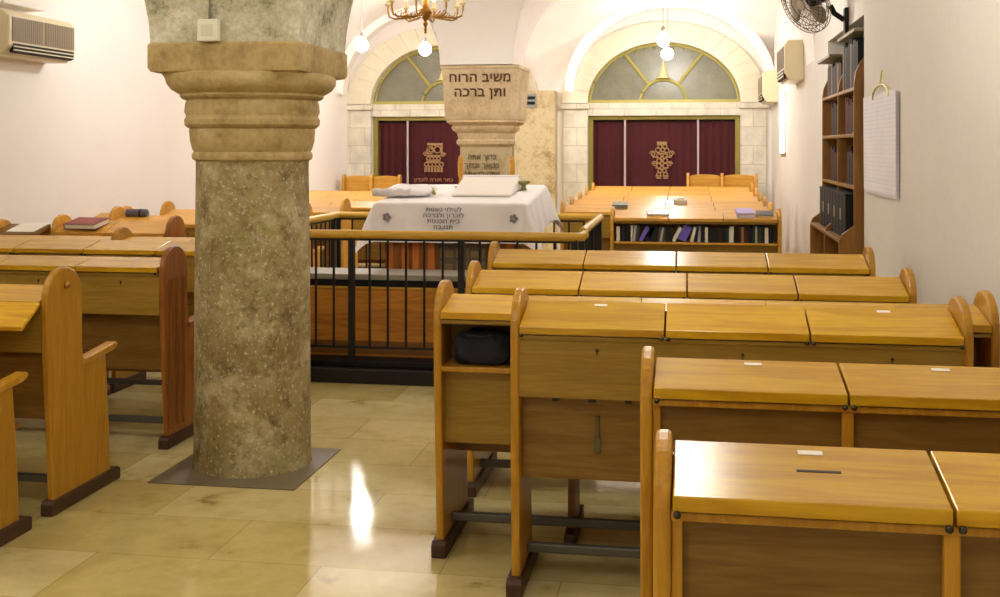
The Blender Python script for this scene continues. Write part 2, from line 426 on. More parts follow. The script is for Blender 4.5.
    if k == 0: lettering(['כתר תורה לזכרון'], .075, .1, M_gold, cu, (ec, -.04, 1.1), (PI/2,0,0), 'embroidered_lettering', 1.1)

for k, (p, q) in enumerate(bays_x):
    w = MB(); c0, hw0 = (p+q)/2, (q-p)/2
    for i in range(48):
        a0, a1 = PI*i/48, PI*(i+1)/48
        w.prism([(c0+hw0*.94*math.cos(t), SP-.05+HV*.955*math.sin(t)) for t in (a0, a1)] + [(c0+(hw0+.03)*math.cos(t), SP+(HV+.05)*math.sin(t)) for t in (a1, a0)], YF-.55, YF-.3, 'y')
    bmesh.ops.remove_doubles(w.bm, verts=w.bm.verts, dist=1e-4)
    struct(w.build('trim_%d' % (k+6), M_plast))
# pilaster between the portals with a small dark vent; its plaster band above
p = MB(); p.box(-2.47, -1.9, YF-.32, YF, 0, 2.42); struct(p.build('trim_5', M_pil, bevel=.015))
v = thing('wall_vent', 'small dark louvred box high on the stone pilaster right of the inscribed pier', 'vent', (-2.26, YF-.32, 2.27))
MB().box(-.075, .085, -.025, -.001, -.1, .1).build('housing', plain('grey_housing', (140,144,136), .5), v, bevel=.005)
for z in (-.055, .02): MB().box(-.06, .07, -.035, -.025, z, z+.045).build('louvre', M_dark, v)

# ------------------------------------------------------------------ columns
def column1():
    c = thing('stone_column', 'weathered round stone column with moulded capital standing in the aisle', 'column', (-2.178, 5.45, 0))
    n = 40
    MB().lathe([(.3,0),(.294,.02),(.291,.1),(.289,.5),(.286,1.0),(.28,1.5),(.281,1.545)], (0,0,0), 64).build('shaft', M_stone, c, smooth=True)
    MB().sqlathe([(.281,1.53,0),(.296,1.538,0),(.301,1.555,0),(.296,1.57,0),(.289,1.577,0),(.297,1.588,0),(.309,1.63,0),(.313,1.685,0),(.308,1.692,0),(.322,1.697,0),(.335,1.71,0),(.337,1.735,0),(.328,1.75,0),
                  (.328,1.757,0),(.336,1.775,0),(.332,1.815,0),(.325,1.833,0),(.346,1.84,0),(.356,1.852,.03),(.354,1.862,.05),(.37,1.87,.08),(.396,1.888,.12),(.41,1.912,.18),(.411,1.935,.25),(.402,1.955,.4),(.385,1.965,.5)], (0,0,0), 64).build('capital', M_cap, c, smooth=True)
    MB().sqlathe([(.35,1.955,.9),(.37,1.962,1),(.38,1.98,1),(.38,2.09,1),(.372,2.1,1)], (0,0,0), 48).build('abacus', M_cap, c, smooth=True)
    MB().sqlathe([(.37,2.098,1),(.376,2.2,1),(.39,2.3,1),(.41,2.415,1)], (0,0,0), 48).build('impost_block', M_block, c, smooth=True)
    MB().box(-.36, .37, -.42, .3, 0, .006).build('base_slab', M_slab, c, loc=(0,0,0))
    b = thing('junction_box', 'small white switch box fixed to the block above the near column', 'switch', (-2.24, 5.075, 2.15))
    MB().box(-.052, .052, -.04, 0, -.05, .055).build('housing', plain('ivory_plastic', (228,226,206), .4), b, bevel=.006)
    MB().box(-.03, .03, -.043, -.039, -.025, .03).build('cover', plain('ivory_cover', (214,210,186), .4), b, bevel=.003)
    MB().tube([(0,-.012,.055),(.005,-.012,.2),(0,-.03,.35)], .006, 6).build('cable', plain('grey_cable', (120,116,100), .6), b)
column1()
def column2():
    c = thing('inscribed_stone_pier', 'tan stone pier with large painted Hebrew letters behind the draped table', 'pier', (-2.045, 11.45, 0))
    MB().sqlathe([(.3,0,.6),(.3,.1,.6),(.258,.14,.7),(.252,1.6,.7)], (0,0,0), 40).build('shaft', M_pil, c, smooth=True)
    MB().sqlathe([(.25,1.6,.7),(.285,1.63,.7),(.29,1.66,.7),(.27,1.68,.7),(.275,1.74,.8),(.315,1.77,.8),(.325,1.8,.8),(.31,1.815,.8),(.335,1.83,.9),(.36,1.85,.9),(.355,1.868,.9)], (0,0,0), 40).build('capital', M_cap2, c, smooth=True)
    MB().sqlathe([(.352,1.868,1),(.36,1.88,1),(.364,2.0,1),(.385,2.37,1),(.388,2.38,1),(.398,2.39,1),(.398,2.416,1)], (0,0,0), 48).build('impost_block', M_cap2, c, smooth=True)
    for tx, zz in (('משיב הרוח', 2.29), ('ותן ברכה', 2.145)):
        lettering([tx], .128, .145, M_ink, c, (0, -.386+(2.29-zz)*.057, zz), (math.radians(93.2),0,0), 'painted_lettering', 1.02)
    lettering(['ברוך אתה', 'בבואך וברוך', 'אתה בצאתך'], .075, .085, plain('grey_paint', (120,104,78), .8), c, (0, -.262, 1.5), (PI/2,0,0), 'small_lettering', .9)
column2()

# ------------------------------------------------------------------ pews
def rounded_top(y0, y1, zs, zt, n=12):
    cy, ry = (y0+y1)/2, (y1-y0)/2
    return [(cy+ry*math.cos(PI*i/n), zs+(zt-zs)*math.sin(PI*i/n)**.85) for i in range(n+1)]
TH_P = .032
def end_panel(root, x, seat, mat, armrest=True, fluted=False, peg=None, tall=1.07, foot=True):
    m = MB()
    top = rounded_top(0, .29, tall-.15, tall)      # goes from far to near
    if seat: pts = [(.055,.05),(.545,.05),(.53,.3),(.5,.62),(.305,.62),(.292,.7)] + top + [(.008,.7),(.035,.35)]
    else: pts = [(.03,.05),(.36,.05),(.31,.4),(.292,.7)] + top + [(.004,.6)]
    m.prism(pts, x, x+TH_P, 'x')
    p = m.build('end_panel', mat, root, bevel=.008)
    NF = .022 if seat else -.015
    if foot:
        MB().prism([(NF,0),(.615 if seat else .43,0),(.615 if seat else .43,.055),(.585 if seat else .4,.065),(NF+.015,.065),(NF,.05)], x-.014, x+TH_P+.014, 'x').build('foot', M_foot, p, bevel=.006)
    if seat and armrest:
        MB().prism([(.29,.605),(.55,.628),(.59,.643),(.595,.657),(.58,.667),(.54,.662),(.29,.635)], x-.012, x+TH_P+.012, 'x').build('armrest', mat, p, bevel=.01)
    if fluted:
        f = MB()
        for yy in (.075, .15, .23): f.tube([(x+TH_P+.001, yy, .1), (x+TH_P+.001, yy, .9)], .012, 8)
        f.build('fluting', mat, p)
    if peg is not None:
        MB().ball((x+TH_P+.004, .15, .99), .018, 10).build('peg', M_brass, p, smooth=True)
    return p

def pew(label, x0, x1, y0, lids, seat=True, style='drawer', mats=None, supports=(), labels=(), group=None, fluted=False, peg=None, dz=0, rz=0, gap=.003, steps=True,
        ends=(True, True), extra=(), knobs=True, bar=True, name='pew_desk', keyholes=True, tall=1.07, brackets=False):
    """lids: x positions (world) of lid boundaries, left to right"""
    WE, WL, WF, WLo = mats or (W_end, W_lid, W_front, W_low)
    t = thing(name, label, 'pew', (x0, y0, 0), group=group)
    Wd = x1-x0
    if ends[0]: end_panel(t, 0, seat, WE, tall=tall)
    if ends[1]: end_panel(t, Wd-TH_P, seat, WE, fluted=fluted, peg=peg, tall=tall)
    for ex in extra: end_panel(t, ex-x0, seat, WE, tall=tall)
    zf, zr, yf, yr = .965+dz, 1.022+min(dz,0)+rz, -.012, .21
    L = [l-x0 for l in lids]
    for i, (a, b) in enumerate(zip(L, L[1:])):
        a += gap; b -= gap
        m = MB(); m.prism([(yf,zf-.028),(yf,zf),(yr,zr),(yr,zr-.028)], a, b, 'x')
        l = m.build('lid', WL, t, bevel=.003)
        if knobs:
            for kx in (a+.008, b-.008):
                MB().ball((kx, yf-.006, zf-.031), .0075, 10).build('hinge_knob', M_knob, l, smooth=True)
        if i in labels:
            s = (zr-zf)/(yr-yf); cy = yr-.035; mx = a+(b-a)*.54
            MB().prism([(cy-.008, zf+s*(cy-.008-yf)+.0006), (cy-.008, zf+s*(cy-.008-yf)+.002), (cy+.008, zf+s*(cy+.008-yf)+.002), (cy+.008, zf+s*(cy+.008-yf)+.0006)], mx-.023, mx+.023, 'x').build('name_label', M_stick, l)
    xa, xb = L[0], L[-1]
    zl = zf-.028
    MB().box(xa, xb, .0, .03, zl-.02, zl-.004).build('lip_rail', WE if style == 'plain' else WF, t, bevel=.003)
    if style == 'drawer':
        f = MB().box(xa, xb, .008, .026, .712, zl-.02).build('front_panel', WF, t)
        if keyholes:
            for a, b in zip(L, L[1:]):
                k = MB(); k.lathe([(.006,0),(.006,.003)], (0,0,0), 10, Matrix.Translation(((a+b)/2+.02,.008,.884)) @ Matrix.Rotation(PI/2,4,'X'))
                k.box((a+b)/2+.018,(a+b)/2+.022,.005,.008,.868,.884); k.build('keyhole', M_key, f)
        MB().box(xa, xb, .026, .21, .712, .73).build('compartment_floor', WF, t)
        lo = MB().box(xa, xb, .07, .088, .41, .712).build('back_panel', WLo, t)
        if brackets:
            for q in (.25,.5,.75): MB().box(L[0]+(L[1]-L[0])*q-.012, L[0]+(L[1]-L[0])*q+.012, .02, .05, .698, .712).build('bracket', M_key, t)
    elif style == 'plain':
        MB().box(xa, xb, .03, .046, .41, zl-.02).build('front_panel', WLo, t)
        for s in L[1:-1]: MB().box(s-.014, s+.014, .008, .03, .41, zl-.02).build('stile', WE, t, bevel=.003)
        MB().box(xa, xa+.02, .012, .03, .41, zl-.02).build('stile', WE, t, bevel=.003)
    elif style == 'open':
        MB().box(xa, xb, 0, .195, .733, .752).build('shelf', WE, t, bevel=.003)
        MB().box(xa, xb, .195, .21, .41, .97).build('back_panel', WLo, t)
        MB().box(xa, xb, .08, .098, .44, .733).build('front_panel', WF, t)
        for s in (L[1:-1] if steps else ()): MB().box(s-.01, s+.01, .012, .195, .752, zl-.02).build('divider', WF, t)
    MB().box(xa, xb, .212, .23, .45, zr-.03).build('backrest', WE, t)
    if seat:
        MB().box(xa, xb, .232, .6, .425, .45).build('seat', M_seatd, t, bevel=.006)
        MB().box(xa, xb, .3, .32, .35, .425).build('seat_apron', M_seatd, t)
    for s in supports:
        s -= x0
        sp = MB().prism([(.28,.06),(.5,.06),(.46,.42),(.3,.42)] if seat else [(.1,.06),(.28,.06),(.28,.42),(.1,.42)], s-.014, s+.014, 'x').build('support_leg', M_seatd, t)
        MB().box(s-.022, s+.022, .2 if seat else .05, .6 if seat else .3, 0, .06).build('foot', M_foot, sp, bevel=.005)
    if bar: MB().box(xa, xb, .2, .23, .09, .125).build('foot_rail', M_bar, t, bevel=.006)
    return t

def seq(a, p, n): return [a+p*i for i in range(n+1)]
# --- right block, front to back
r1 = pew('nearest right-hand pew desk, cut by the bottom edge of the photo', -.062, 1.0, 2.05, [-.03,.452,.925,.968], True, 'plain', labels=(0,1), dz=.012, tall=1.052)
MB().prism([(.1,.9998),(.1,1.0008),(.108,1.0024),(.108,1.0014)], .26, .34, 'x').build('scratch_mark', M_key, [k for k in kids(r1) if k.name.startswith('lid')][0])
r2 = pew('second right-hand pew desk from the camera, wavy-grained lid', -.122, 1.0, 2.93, [-.09,.396,.87,.968], True, 'plain', labels=(0,1), dz=.018, tall=1.06)
r3 = pew('third right-hand pew desk, with keyholes and a dangling latch below', -.624, .94, 3.968, [-.592,-.079,.41,.908], False, 'drawer', labels=(0,2), bar=True, brackets=True, tall=1.083, rz=.008)
lt = MB(); lt.box(.292,.316,.056,.07,.51,.565).box(.298,.31,.054,.07,.565,.64)
lt.build('latch', plain('tarnished_latch', (104,96,60), .5, .4), [k for k in kids(r3) if k.name.startswith('back_panel')][0])
r4 = pew('open-shelved pew desk just behind the third, holding a dark bag', -.973, 1.1, 4.268, [-.941,-.655,-.18,.295,.77,1.068], True, 'open', supports=(-.465,.3), knobs=False, rz=-.014, gap=.0006)
r5 = pew('fifth right-hand pew desk, four plain lids, behind the open-shelved pew', -1.0, .965, 5.04, [-.969,-.481,-.004,.47,.933], True, 'drawer', supports=(-.004,))
r6 = pew('sixth right-hand pew desk, four lids, nearest the platform railing', -1.09, .965, 6.12, [-1.06,-.561,-.063,.417,.933], True, 'drawer', supports=(-.063,))
bag = thing('cloth_bag', 'crumpled dark navy cloth bag in the pew cubbyhole', 'bag', (-.79, 4.365, .753))
m = MB()
def bagf(u, v):
    a = 2*PI*u; b = PI*(v-.5)
    r = 1+.07*math.sin(5*a+3*b)+.05*math.sin(9*a-4*b)
    cx = math.copysign(abs(math.cos(a))**.6, math.cos(a)); sx = math.copysign(abs(math.sin(a))**.6, math.sin(a)); cb = math.cos(b)**.5 if math.cos(b) > 0 else 0
    return (.115*cx*cb*r, .082*sx*cb*r, max(.002, .062+.064*math.copysign(abs(math.sin(b))**.7, math.sin(b))*(1+.1*math.sin(4*a))))
m.grid(bagf, 40, 20); bmesh.ops.remove_doubles(m.bm, verts=m.bm.verts, dist=1e-4)
m.build('body', M_navy, bag, smooth=True, angle=180)
MB().tube([(-.06,-.08,.11),(-.05,-.1,.125),(.0,-.1,.118),(.05,-.1,.122),(.06,-.08,.105)], .006, 6).build('strap', M_dark, bag, smooth=True)

# --- left block, front to back
LB = [-4.95,-4.65,-4.175,-3.7,-3.225,-2.752]
mO = (W_end, W_lid, W_front, W_low)
l0 = pew('leftmost pew in front, only its armrest and foot showing', -4.98, -2.72, 3.73, LB, True, 'drawer', supports=(-3.7,))
lA = pew('left pew with a folded-down desk flap and plain rounded end panel', -4.98, -2.72, 4.475, LB, True, 'drawer', supports=(-3.7,), peg=1, dz=-.03, rz=-.012)
fl = MB().prism([(-.014,.933),(-.014,.913),(-.145,.828),(-.145,.848)], .05, 2.235, 'x').build('desk_flap', W_lid, lA, bevel=.004)
lB = pew('left pew beside the stone column with a reddish fluted end panel', -4.98, -2.72, 5.575, LB, True, 'drawer', supports=(-3.4,-4.4), fluted=True, labels=(4,), mats=(W_red, W_lid, W_front, W_low), rz=-.025)
lC = pew('left pew desk directly behind the reddish fluted one', -4.98, -2.72, 6.5, LB, False, 'drawer', supports=(-3.7,), rz=-.015)
lD = pew('shallow left desk pushed against the back of another, a rounded divider rising midway', -4.98, -2.72, 6.84, LB, False, 'drawer', extra=(-3.72,), bar=False, mats=(W_end, W_lid, W_front, W_low), ends=(True, False), rz=-.02)
mF = (W_far, W_far, W_front, W_low)
lE0 = pew('narrow brown pew end squeezed against the left wall beside the white sheet', -5.09, -4.71, 7.6, [-5.058,-4.712], False, 'drawer', mats=(W_far, W_low, W_front, W_low), bar=False, tall=1.06, ends=(True, False))
lE = pew('short left pew carrying the maroon book', -4.705, -3.76, 7.78, [-4.673,-4.26,-3.792], True, 'drawer', fluted=True, mats=(W_red, W_far, W_front, W_low), tall=1.09, rz=.02)
kE = [k for k in kids(lE) if k.name.startswith('end_panel')]; kE[0].data.materials[0] = W_far
lF = pew('left pew one row beyond the maroon book, a small rolled cloth on it', -4.77, -3.4, 8.75, [-4.738,-4.3,-3.86,-3.432], True, 'drawer', mats=mF, tall=1.1)
lF0 = pew('narrow pew end squeezed against the left wall near the rolled cloth', -5.09, -4.79, 9.0, [-5.088,-4.822], False, 'drawer', mats=mF, bar=False, tall=1.09, ends=(False, True))
lG = pew('left pew two rows beyond the maroon book', -4.77, -3.4, 9.68, [-4.738,-4.3,-3.86,-3.432], True, 'drawer', mats=mF, tall=1.1)
lH = pew('left pew three rows beyond the maroon book', -4.77, -3.3, 10.55, [-4.738,-4.27,-3.8,-3.332], True, 'drawer', mats=mF, tall=1.1)
names = ['far left pew just behind the platform railing', 'far left pew, second beyond the platform railing', 'far left pew, third beyond the platform railing', 'far left pew, farthest of the four behind the platform']
for i, y in enumerate((11.45, 12.35, 13.25, 14.15)):
    pew(names[i], -5.02, -3.1, y, [-4.99,-4.37,-3.75,-3.13], True, 'drawer', mats=mF, keyholes=False)

# --- far right block: open-shelved pew and four rows beyond it
r7 = pew('far right pew with an open shelf full of books', -.69, .81, 10.17, [-.658,-.17,.31,.778], True, 'open', mats=mF, knobs=False, bar=False, tall=1.06, steps=False)
rn = ['far right pew directly beyond the book-filled shelf', 'far right pew two rows beyond the book-filled shelf', 'far right pew three rows beyond the book-filled shelf', 'far right pew four rows beyond the book-filled shelf', 'last far right pew before the scalloped benches']
for i, (y, q) in enumerate(((11.05,0), (11.9,.01), (12.8,.02), (13.7,.04), (14.65,.065))):
    pew(rn[i], -1.24, .8+.02*(i > 1), y, [-1.21,-.72,-.23,.26,.77], True, 'drawer', mats=mF, keyholes=False, dz=q, rz=q, tall=1.07+q)

# --- high-backed benches before the far wall
def bench(label, x0, n, pw, y, h, mat, wallet=False):
    t = thing('high_backed_bench', label, 'bench', (x0, y, 0), group='benches before the far wall')
    for i in range(n):
        m = MB(); pts = [(.025,.4),(pw-.025,.4)] + [(pw/2+(pw/2-.025)*math.cos(PI*k/10), h-.05+.03*math.sin(PI*k/10)) for k in range(11)]
        m.prism([(i*pw+q[0], q[1]) for q in pts], .4, .425, 'y'); m.build('backrest', mat, t, bevel=.006)
        MB().box(i*pw+.03, (i+1)*pw-.03, .02, .4, .42, .45).build('seat', M_seatd, t, bevel=.006)
    for i in range(n+1):
        x = i*pw-.02
        pts = [(.0,.0),(.44,.0),(.44,h-.1)] + [(.38+.06*math.cos(PI*k/8), h-.06+.06*math.sin(PI*k/8)) for k in range(9)] + [(.3,h-.2),(.25,.66),(.02,.66)]
        MB().prism(pts, x, x+.04, 'x').build('end_panel', mat, t, bevel=.008)
    return t
bench('amber bench with two scalloped back panels near the right portal', .0, 2, .47, 15.75, 1.235, W_far)
bench('tan high-backed bench with rounded uprights at the left portal', -4.98, 2, .42, 15.6, 1.2, W_far)

# ------------------------------------------------------------------ reading platform
PX0, PX1, PY0, PY1 = -3.03, -.74, 7.44, 9.56
pl = thing('reading_platform', 'low black platform under the railing in the middle of the hall', 'platform', (0,0,0))
MB().box(PX0-.06, PX1+.06, PY0-.07, PY1+.06, 0, .1).build('plinth', M_black, pl, bevel=.008)
MB().box(PX0-.02, PX1+.02, PY0-.0, PY1+.02, .1, .14).build('deck', M_dark, pl, bevel=.006)
lc = thing('low_cabinet', 'low wooden cabinet with grey top just behind the front railing bars', 'cabinet', ((PX0+PX1)/2, 7.62, .14))
hw = (PX1-PX0)/2-.08
MB().box(-hw, hw, 0, .32, 0, .475).build('body', W_bim, lc, bevel=.004)
MB().box(-hw, hw, -.008, 0, .02, .11).build('base_board', wood('plinth_wood', (140,96,46), (116,76,34), 'x', .4, .4), lc)
MB().box(-hw-.01, hw+.01, -.012, .32, .475, .487).build('edge_strip', W_rail, lc)
MB().box(-hw, hw, .0, .32, .487, .535).build('dark_band', M_dark, lc)
MB().box(-hw-.02, hw+.02, -.02, .36, .535, .575).build('top', M_greyt, lc, bevel=.006)
rl = thing('railing', 'black iron railing with yellow wooden handrail around the platform', 'railing', (0,0,0))
def hrail(pts): MB().tube(pts, .03, 10).build('handrail', W_rail, rl, smooth=True, angle=60)
ZR = 1.005
hrail([(PX0-.02,PY0,ZR),(PX1+.0,PY0,ZR),(PX1+.05,PY0+.03,ZR),(PX1+.06,PY0+.1,ZR+.01)])
hrail([(PX1+.01,PY0+.5,ZR),(PX1+.01,PY1,ZR)]); hrail([(PX0,PY0+.02,ZR),(PX0,PY1,ZR)])
hrail([(PX0,PY1,ZR),(PX1+.01,PY1,ZR)])
def railrun(p, q, n, posts):
    p, q = Vector(p), Vector(q)
    d = (q-p).normalized()
    for i in range(n+1):
        c = p + (q-p)*i/n
        if i in posts: MB().box(c.x-.02, c.x+.02, c.y-.02, c.y+.02, .14, ZR-.02).build('post', M_black, rl)
        else: MB().tube([(c.x,c.y,.235),(c.x,c.y,ZR-.02)], .0085, 6).build('baluster', M_black, rl)
    for z in (.235, ZR-.035):
        m = MB(); m.box(min(p.x,q.x)-.01, max(p.x,q.x)+.01, min(p.y,q.y)-.01, max(p.y,q.y)+.01, z-.008, z+.008); m.build('rail_bar', M_black, rl)
N0 = round((PX1-PX0)/.1265)
railrun((PX0,PY0+.01,0), (PX1,PY0+.01,0), N0, (0, 6, 12, N0))
railrun((PX1,PY0+.52,0), (PX1,PY1,0), 12, (0, 6, 12))
railrun((PX0,PY0+.14,0), (PX0,PY1-.13,0), 16, (0, 8, 16))
railrun((PX0,PY1,0), (PX1-.13,PY1,0), N0-1, (0, 6, 12))

# reading table
TX0, TX1, TY0, TY1 = -2.3, -1.17, 8.16, 9.3
def ztop(y): return 1.185 + (y-TY0)*.085
tb = thing('reading_table', 'wooden cabinet table under the white embroidered cloth', 'table', ((TX0+TX1)/2, (TY0+TY1)/2, .14))
hx, hy = (TX1-TX0)/2-.02, (TY1-TY0)/2-.02
MB().box(-hx+.03, hx-.03, -hy+.06, hy-.03, 0, .98).build('body', W_red, tb, bevel=.004)
MB().prism([(-hy,1.0),(hy,1.0),(hy,ztop(TY1)-.152),(-hy,ztop(TY0)-.152)], -hx, hx, 'x').build('tabletop', W_bim, tb)
for i in range(5):
    a = -hx+.05+i*(2*hx-.1)/5; b = a+(2*hx-.1)/5-.03
    if i in (0, 1, 4): 
        d = MB().box(a, b, -hy+.04, -hy+.06, .06, .95).build('door', M_cabor, tb, bevel=.004)
        MB().box(a+.05, b-.05, -hy+.036, -hy+.04, .12, .9).build('inset', W_red, d)
    else:
        d = MB().box(a, b, -hy+.04, -hy+.06, .06, .95).build('door', plain('grey_brown_panel', (112,98,76), .5), tb, bevel=.004)
        r = MB(); mx = (a+b)/2
        for z in (.54,.64,.74,.84): r.box(mx-.03, mx+.03, -hy+.028, -hy+.04, z, z+.05); r.tube([(mx-.06,-hy+.034,z),(mx-.06,-hy+.034,z+.07)], .01, 6); r.tube([(mx+.06,-hy+.034,z),(mx+.06,-hy+.034,z+.07)], .01, 6)
        r.ball((mx,-hy+.04,.5), .02, 8); r.build('relief', M_bronze, d)
cl = thing('tablecloth', 'white cloth with grey embroidered lines draped over the reading table', 'tablecloth', (0,0,0))
OV = .3
def cloth(u, v):
    x = TX0-OV + (TX1-TX0+2*OV)*u; y = TY0-OV + (TY1-TY0+2*OV)*v
    cx = min(max(x, TX0), TX1); cy = min(max(y, TY0), TY1)
    ox, oy = x-cx, y-cy; d = math.hypot(ox, oy)
    z = ztop(cy) + .004
    if d < 1e-6: return (x, y, z + .002*math.sin(x*9)*math.sin(y*7))
    fx, fy = ox/d, oy/d
    corner = 1 if (ox and oy) else 0
    s = (x if not ox else y)
    rip = .022*math.sin(s*21+1.3)*min(1, d/.2)*(1 if not corner else .4)
    out = .012 + .16*d*(1.0+.7*corner) + rip*.6
    if corner:
        ang = math.atan2(abs(fy), abs(fx)); out += .05*math.sin(2*ang)*d/.3
    return (cx+fx*out, cy+fy*out, z - .97*d)
MB().grid(cloth, 90, 90).build('cloth', M_white, cl, smooth=True, angle=180)
lettering(['לעילוי נשמת', 'לזכרון ולברכה', 'בית הכנסת', 'תנצבה'], .043, .043, M_text, cl, (-1.77, TY0-.04, 1.14), (math.radians(80),0,0), 'embroidered_lettering', 1.15)
for sx in (TX0+.1, TX1-.08):
    e = MB()
    for i in range(5):
        a = 2*PI*i/5; e.lathe([(.014,0),(.01,.004)], (0,0,0), 8, Matrix.Translation((sx+.02*math.cos(a), TY0-.045, 1.08+.02*math.sin(a))) @ Matrix.Rotation(PI/2,4,'X'))
    e.build('embroidered_rosette', M_text, cl)

# on the table: folded white bundle, sloped book rest, two wooden rollers, dish
bd = thing('cloth_bundle', 'folded white cloth bundle on the left of the draped table', 'cloth', (-2.13, 8.55, ztop(8.55)+.008))
def pillow(w, d, h):
    def f(u, v):
        a = 2*PI*u; b = PI*(v-.5)
        cx = math.copysign(abs(math.cos(a))**.5, math.cos(a)); sx = math.copysign(abs(math.sin(a))**.5, math.sin(a)); cb = max(0, math.cos(b))**.6
        return (w*cx*cb*(1+.04*math.sin(4*a)), d*sx*cb, h*.5*(1+math.sin(b))*(1+.12*math.sin(3*a+1)))
    return f
bd.rotation_euler = (.085,0,0)
m = MB().grid(pillow(.2,.16,.075), 40, 14); bmesh.ops.remove_doubles(m.bm, verts=m.bm.verts, dist=1e-4); m.build('folded_cloth', M_white, bd, smooth=True, angle=180)
m = MB().grid(lambda u, v: (-.26+.3*u, -.13-.035*math.cos(2*PI*v), .036+.03*math.sin(2*PI*v)+.003*math.sin(20*u)), 20, 14); m.build('rolled_edge', plain('grey_white_cloth', (214,210,206), .8), bd, smooth=True)
MB().tube([(.14,.02,.07),(.19,-.03,.05),(.21,-.09,.025)], [.008,.01,.016], 8).build('tassel', plain('olive_tassel', (150,140,70), .6), bd, smooth=True)
bk = thing('book_rest', 'white cloth-covered sloping book rest on the draped table', 'lectern', (-1.56, 8.72, ztop(8.72)+.008))
bk.rotation_euler = (.085,0,0)
MB().prism([(-.24,0),(.26,.0),(.26,.1),(-.24,.02)], -.23, .23, 'x').build('slope', plain('cream_cloth', (236,230,222), .8), bk, bevel=.012)
MB().box(-.235, .235, .24, .27, .0, .112).build('back_ledge', M_white, bk, bevel=.008)
for i, x in enumerate((-1.83, -1.405)):
    ro = thing('wooden_roller', 'upright turned wooden roller at the %s end of the sloping book rest' % ('left' if i == 0 else 'right'), 'roller', (x, 9.04, ztop(9.04)+.01))
    MB().lathe([(.018,0),(.02,.03),(.014,.05),(.014,.08),(.022,.1),(.024,.2),(.02,.24),(.01,.26)], (0,0,0), 14).build('handle', W_far, ro, smooth=True)
    MB().lathe([(.05,0),(.052,.012),(.02,.018)], (0,0,0), 16).build('flange', W_rail, ro, smooth=True)
ds = thing('metal_dish', 'small greenish metal dish at the right back of the draped table', 'dish', (-1.295, 8.93, ztop(8.93)+.008))
MB().lathe([(.03,0),(.02,.015),(.02,.035),(.05,.05),(.055,.07),(.048,.07),(.04,.055),(.004,.05)], (0,0,0), 20).build('bowl', plain('green_brass', (150,150,96), .35, .7), ds, smooth=True)

# ------------------------------------------------------------------ lamps
def globe(x, y, z, label, r=.075, oval=1, mat=None):
    t = thing('pendant_lamp', label, 'lamp', (x, y, z))
    MB().ball((0,0,0), r, 20, (1,1,oval)).build('globe', mat or M_lampw, t, smooth=True)
    MB().lathe([(.03,r*oval*.9),(.032,r*oval+.03),(.02,r*oval+.06),(.008,r*oval+.075)], (0,0,0), 14).build('socket', plain('grey_socket', (150,146,140), .4, .4), t, smooth=True)
    MB().tube([(0,0,r*oval+.07),(0,0,vault(x,y)-z-.015)], .005, 6).build('cord', plain('pale_cord', (176,172,168), .6), t)
    MB().lathe([(.05,0),(.045,-.02),(.01,-.03)], (0,0,vault(x,y)-z-.003), 14).build('ceiling_rose', M_plast, t, smooth=True)
globe(-.29, 13.5, 2.87, 'upper oval pendant globe before the right fanlight', .075, 1.15, mat=M_lampf)
globe(-.27, 15.1, 2.83, 'lower round pendant globe before the right fanlight', .08, mat=M_lampf)
globe(-3.27, 13.9, 2.83, 'round pendant globe hanging below the chandelier in view', .08, mat=M_lampf)
globe(-3.98, 13.5, 2.86, 'pendant globe against the bright vault left of the chandelier', .08, mat=M_lampf)
globe(-.2, 9.3, 2.87, 'pendant globe over the sixth right-hand pew, above the frame')
globe(0.0, 4.45, 2.87, 'pendant globe over the near right pews, above the frame', mat=M_lampn)
globe(-3.6, 9.0, 2.87, 'pendant globe over the left wall pews, above the frame')
globe(-3.6, 3.4, 2.87, 'pendant globe over the near left pews, above the frame', mat=M_lampn)
globe(-1.0, .8, 2.87, 'added pendant globe above the nearest pews, unseen over the camera', mat=M_lampn)  # added lamp out of view, brightens the faces turned to the camera

ch = thing('chandelier', 'brass chandelier with lit candle bulbs above the platform', 'chandelier', (-1.985, 8.45, 2.515))
MB().lathe([(.004,-.03),(.014,-.02),(.008,0),(.02,.03),(.012,.05),(.04,.09),(.055,.12),(.03,.15),(.02,.2),(.035,.26),(.02,.32),(.012,.5),(.01,1.115)], (0,0,0), 16).build('stem', M_brass, ch, smooth=True)
MB().ball((0,0,-.035), .012, 8).build('finial', M_brass, ch, smooth=True)
for i in range(8):
    a = 2*PI*i/8+.0; c, s = math.cos(a), math.sin(a)
    pr = [(.04,.1),(.1,.08),(.17,.075),(.24,.07),(.285,.085),(.295,.13),(.295,.17)]
    ar = MB().tube([(r*c, r*s, z) for r, z in pr], .008, 6).build('arm', M_brass, ch, smooth=True)
    MB().lathe([(.012,.165),(.028,.18),(.026,.186),(.011,.188),(.011,.24),(.004,.242)], (.295*c,.295*s,0), 10).build('candle_cup', plain('ivory_candle', (240,226,180), .5) if i == 0 else bpy.data.materials['ivory_candle'], ar, smooth=True)
    MB().ball((.295*c,.295*s,.268), .016, 10, (1,1,1.7)).build('bulb', M_bulb, ar, smooth=True)
    k = MB()
    for q in range(3): k.tube([((.1+.06*q)*c,(.1+.06*q)*s,.08),((.11+.06*q)*c-.03*s,(.11+.06*q)*s+.03*c,.115),((.13+.06*q)*c,(.13+.06*q)*s,.1)], .004, 5)
    k.build('scroll_leaf', M_brass, ar)

# vertical wall tube
wl = thing('wall_tube_lamp', 'vertical lit tube lamp on the right wall below the cream air conditioner', 'lamp', (1.18, 14.2, 1.48))
MB().box(-.06, -.001, -.04, .04, 0, .05).build('end_cap', M_acg, wl, bevel=.005)
MB().box(-.02, -.001, -.045, .045, .05, .8).build('backplate', M_plast, wl)
MB().tube([(-.04,0,.05),(-.04,0,.8)], .028, 10).build('tube', M_tube, wl, smooth=True)

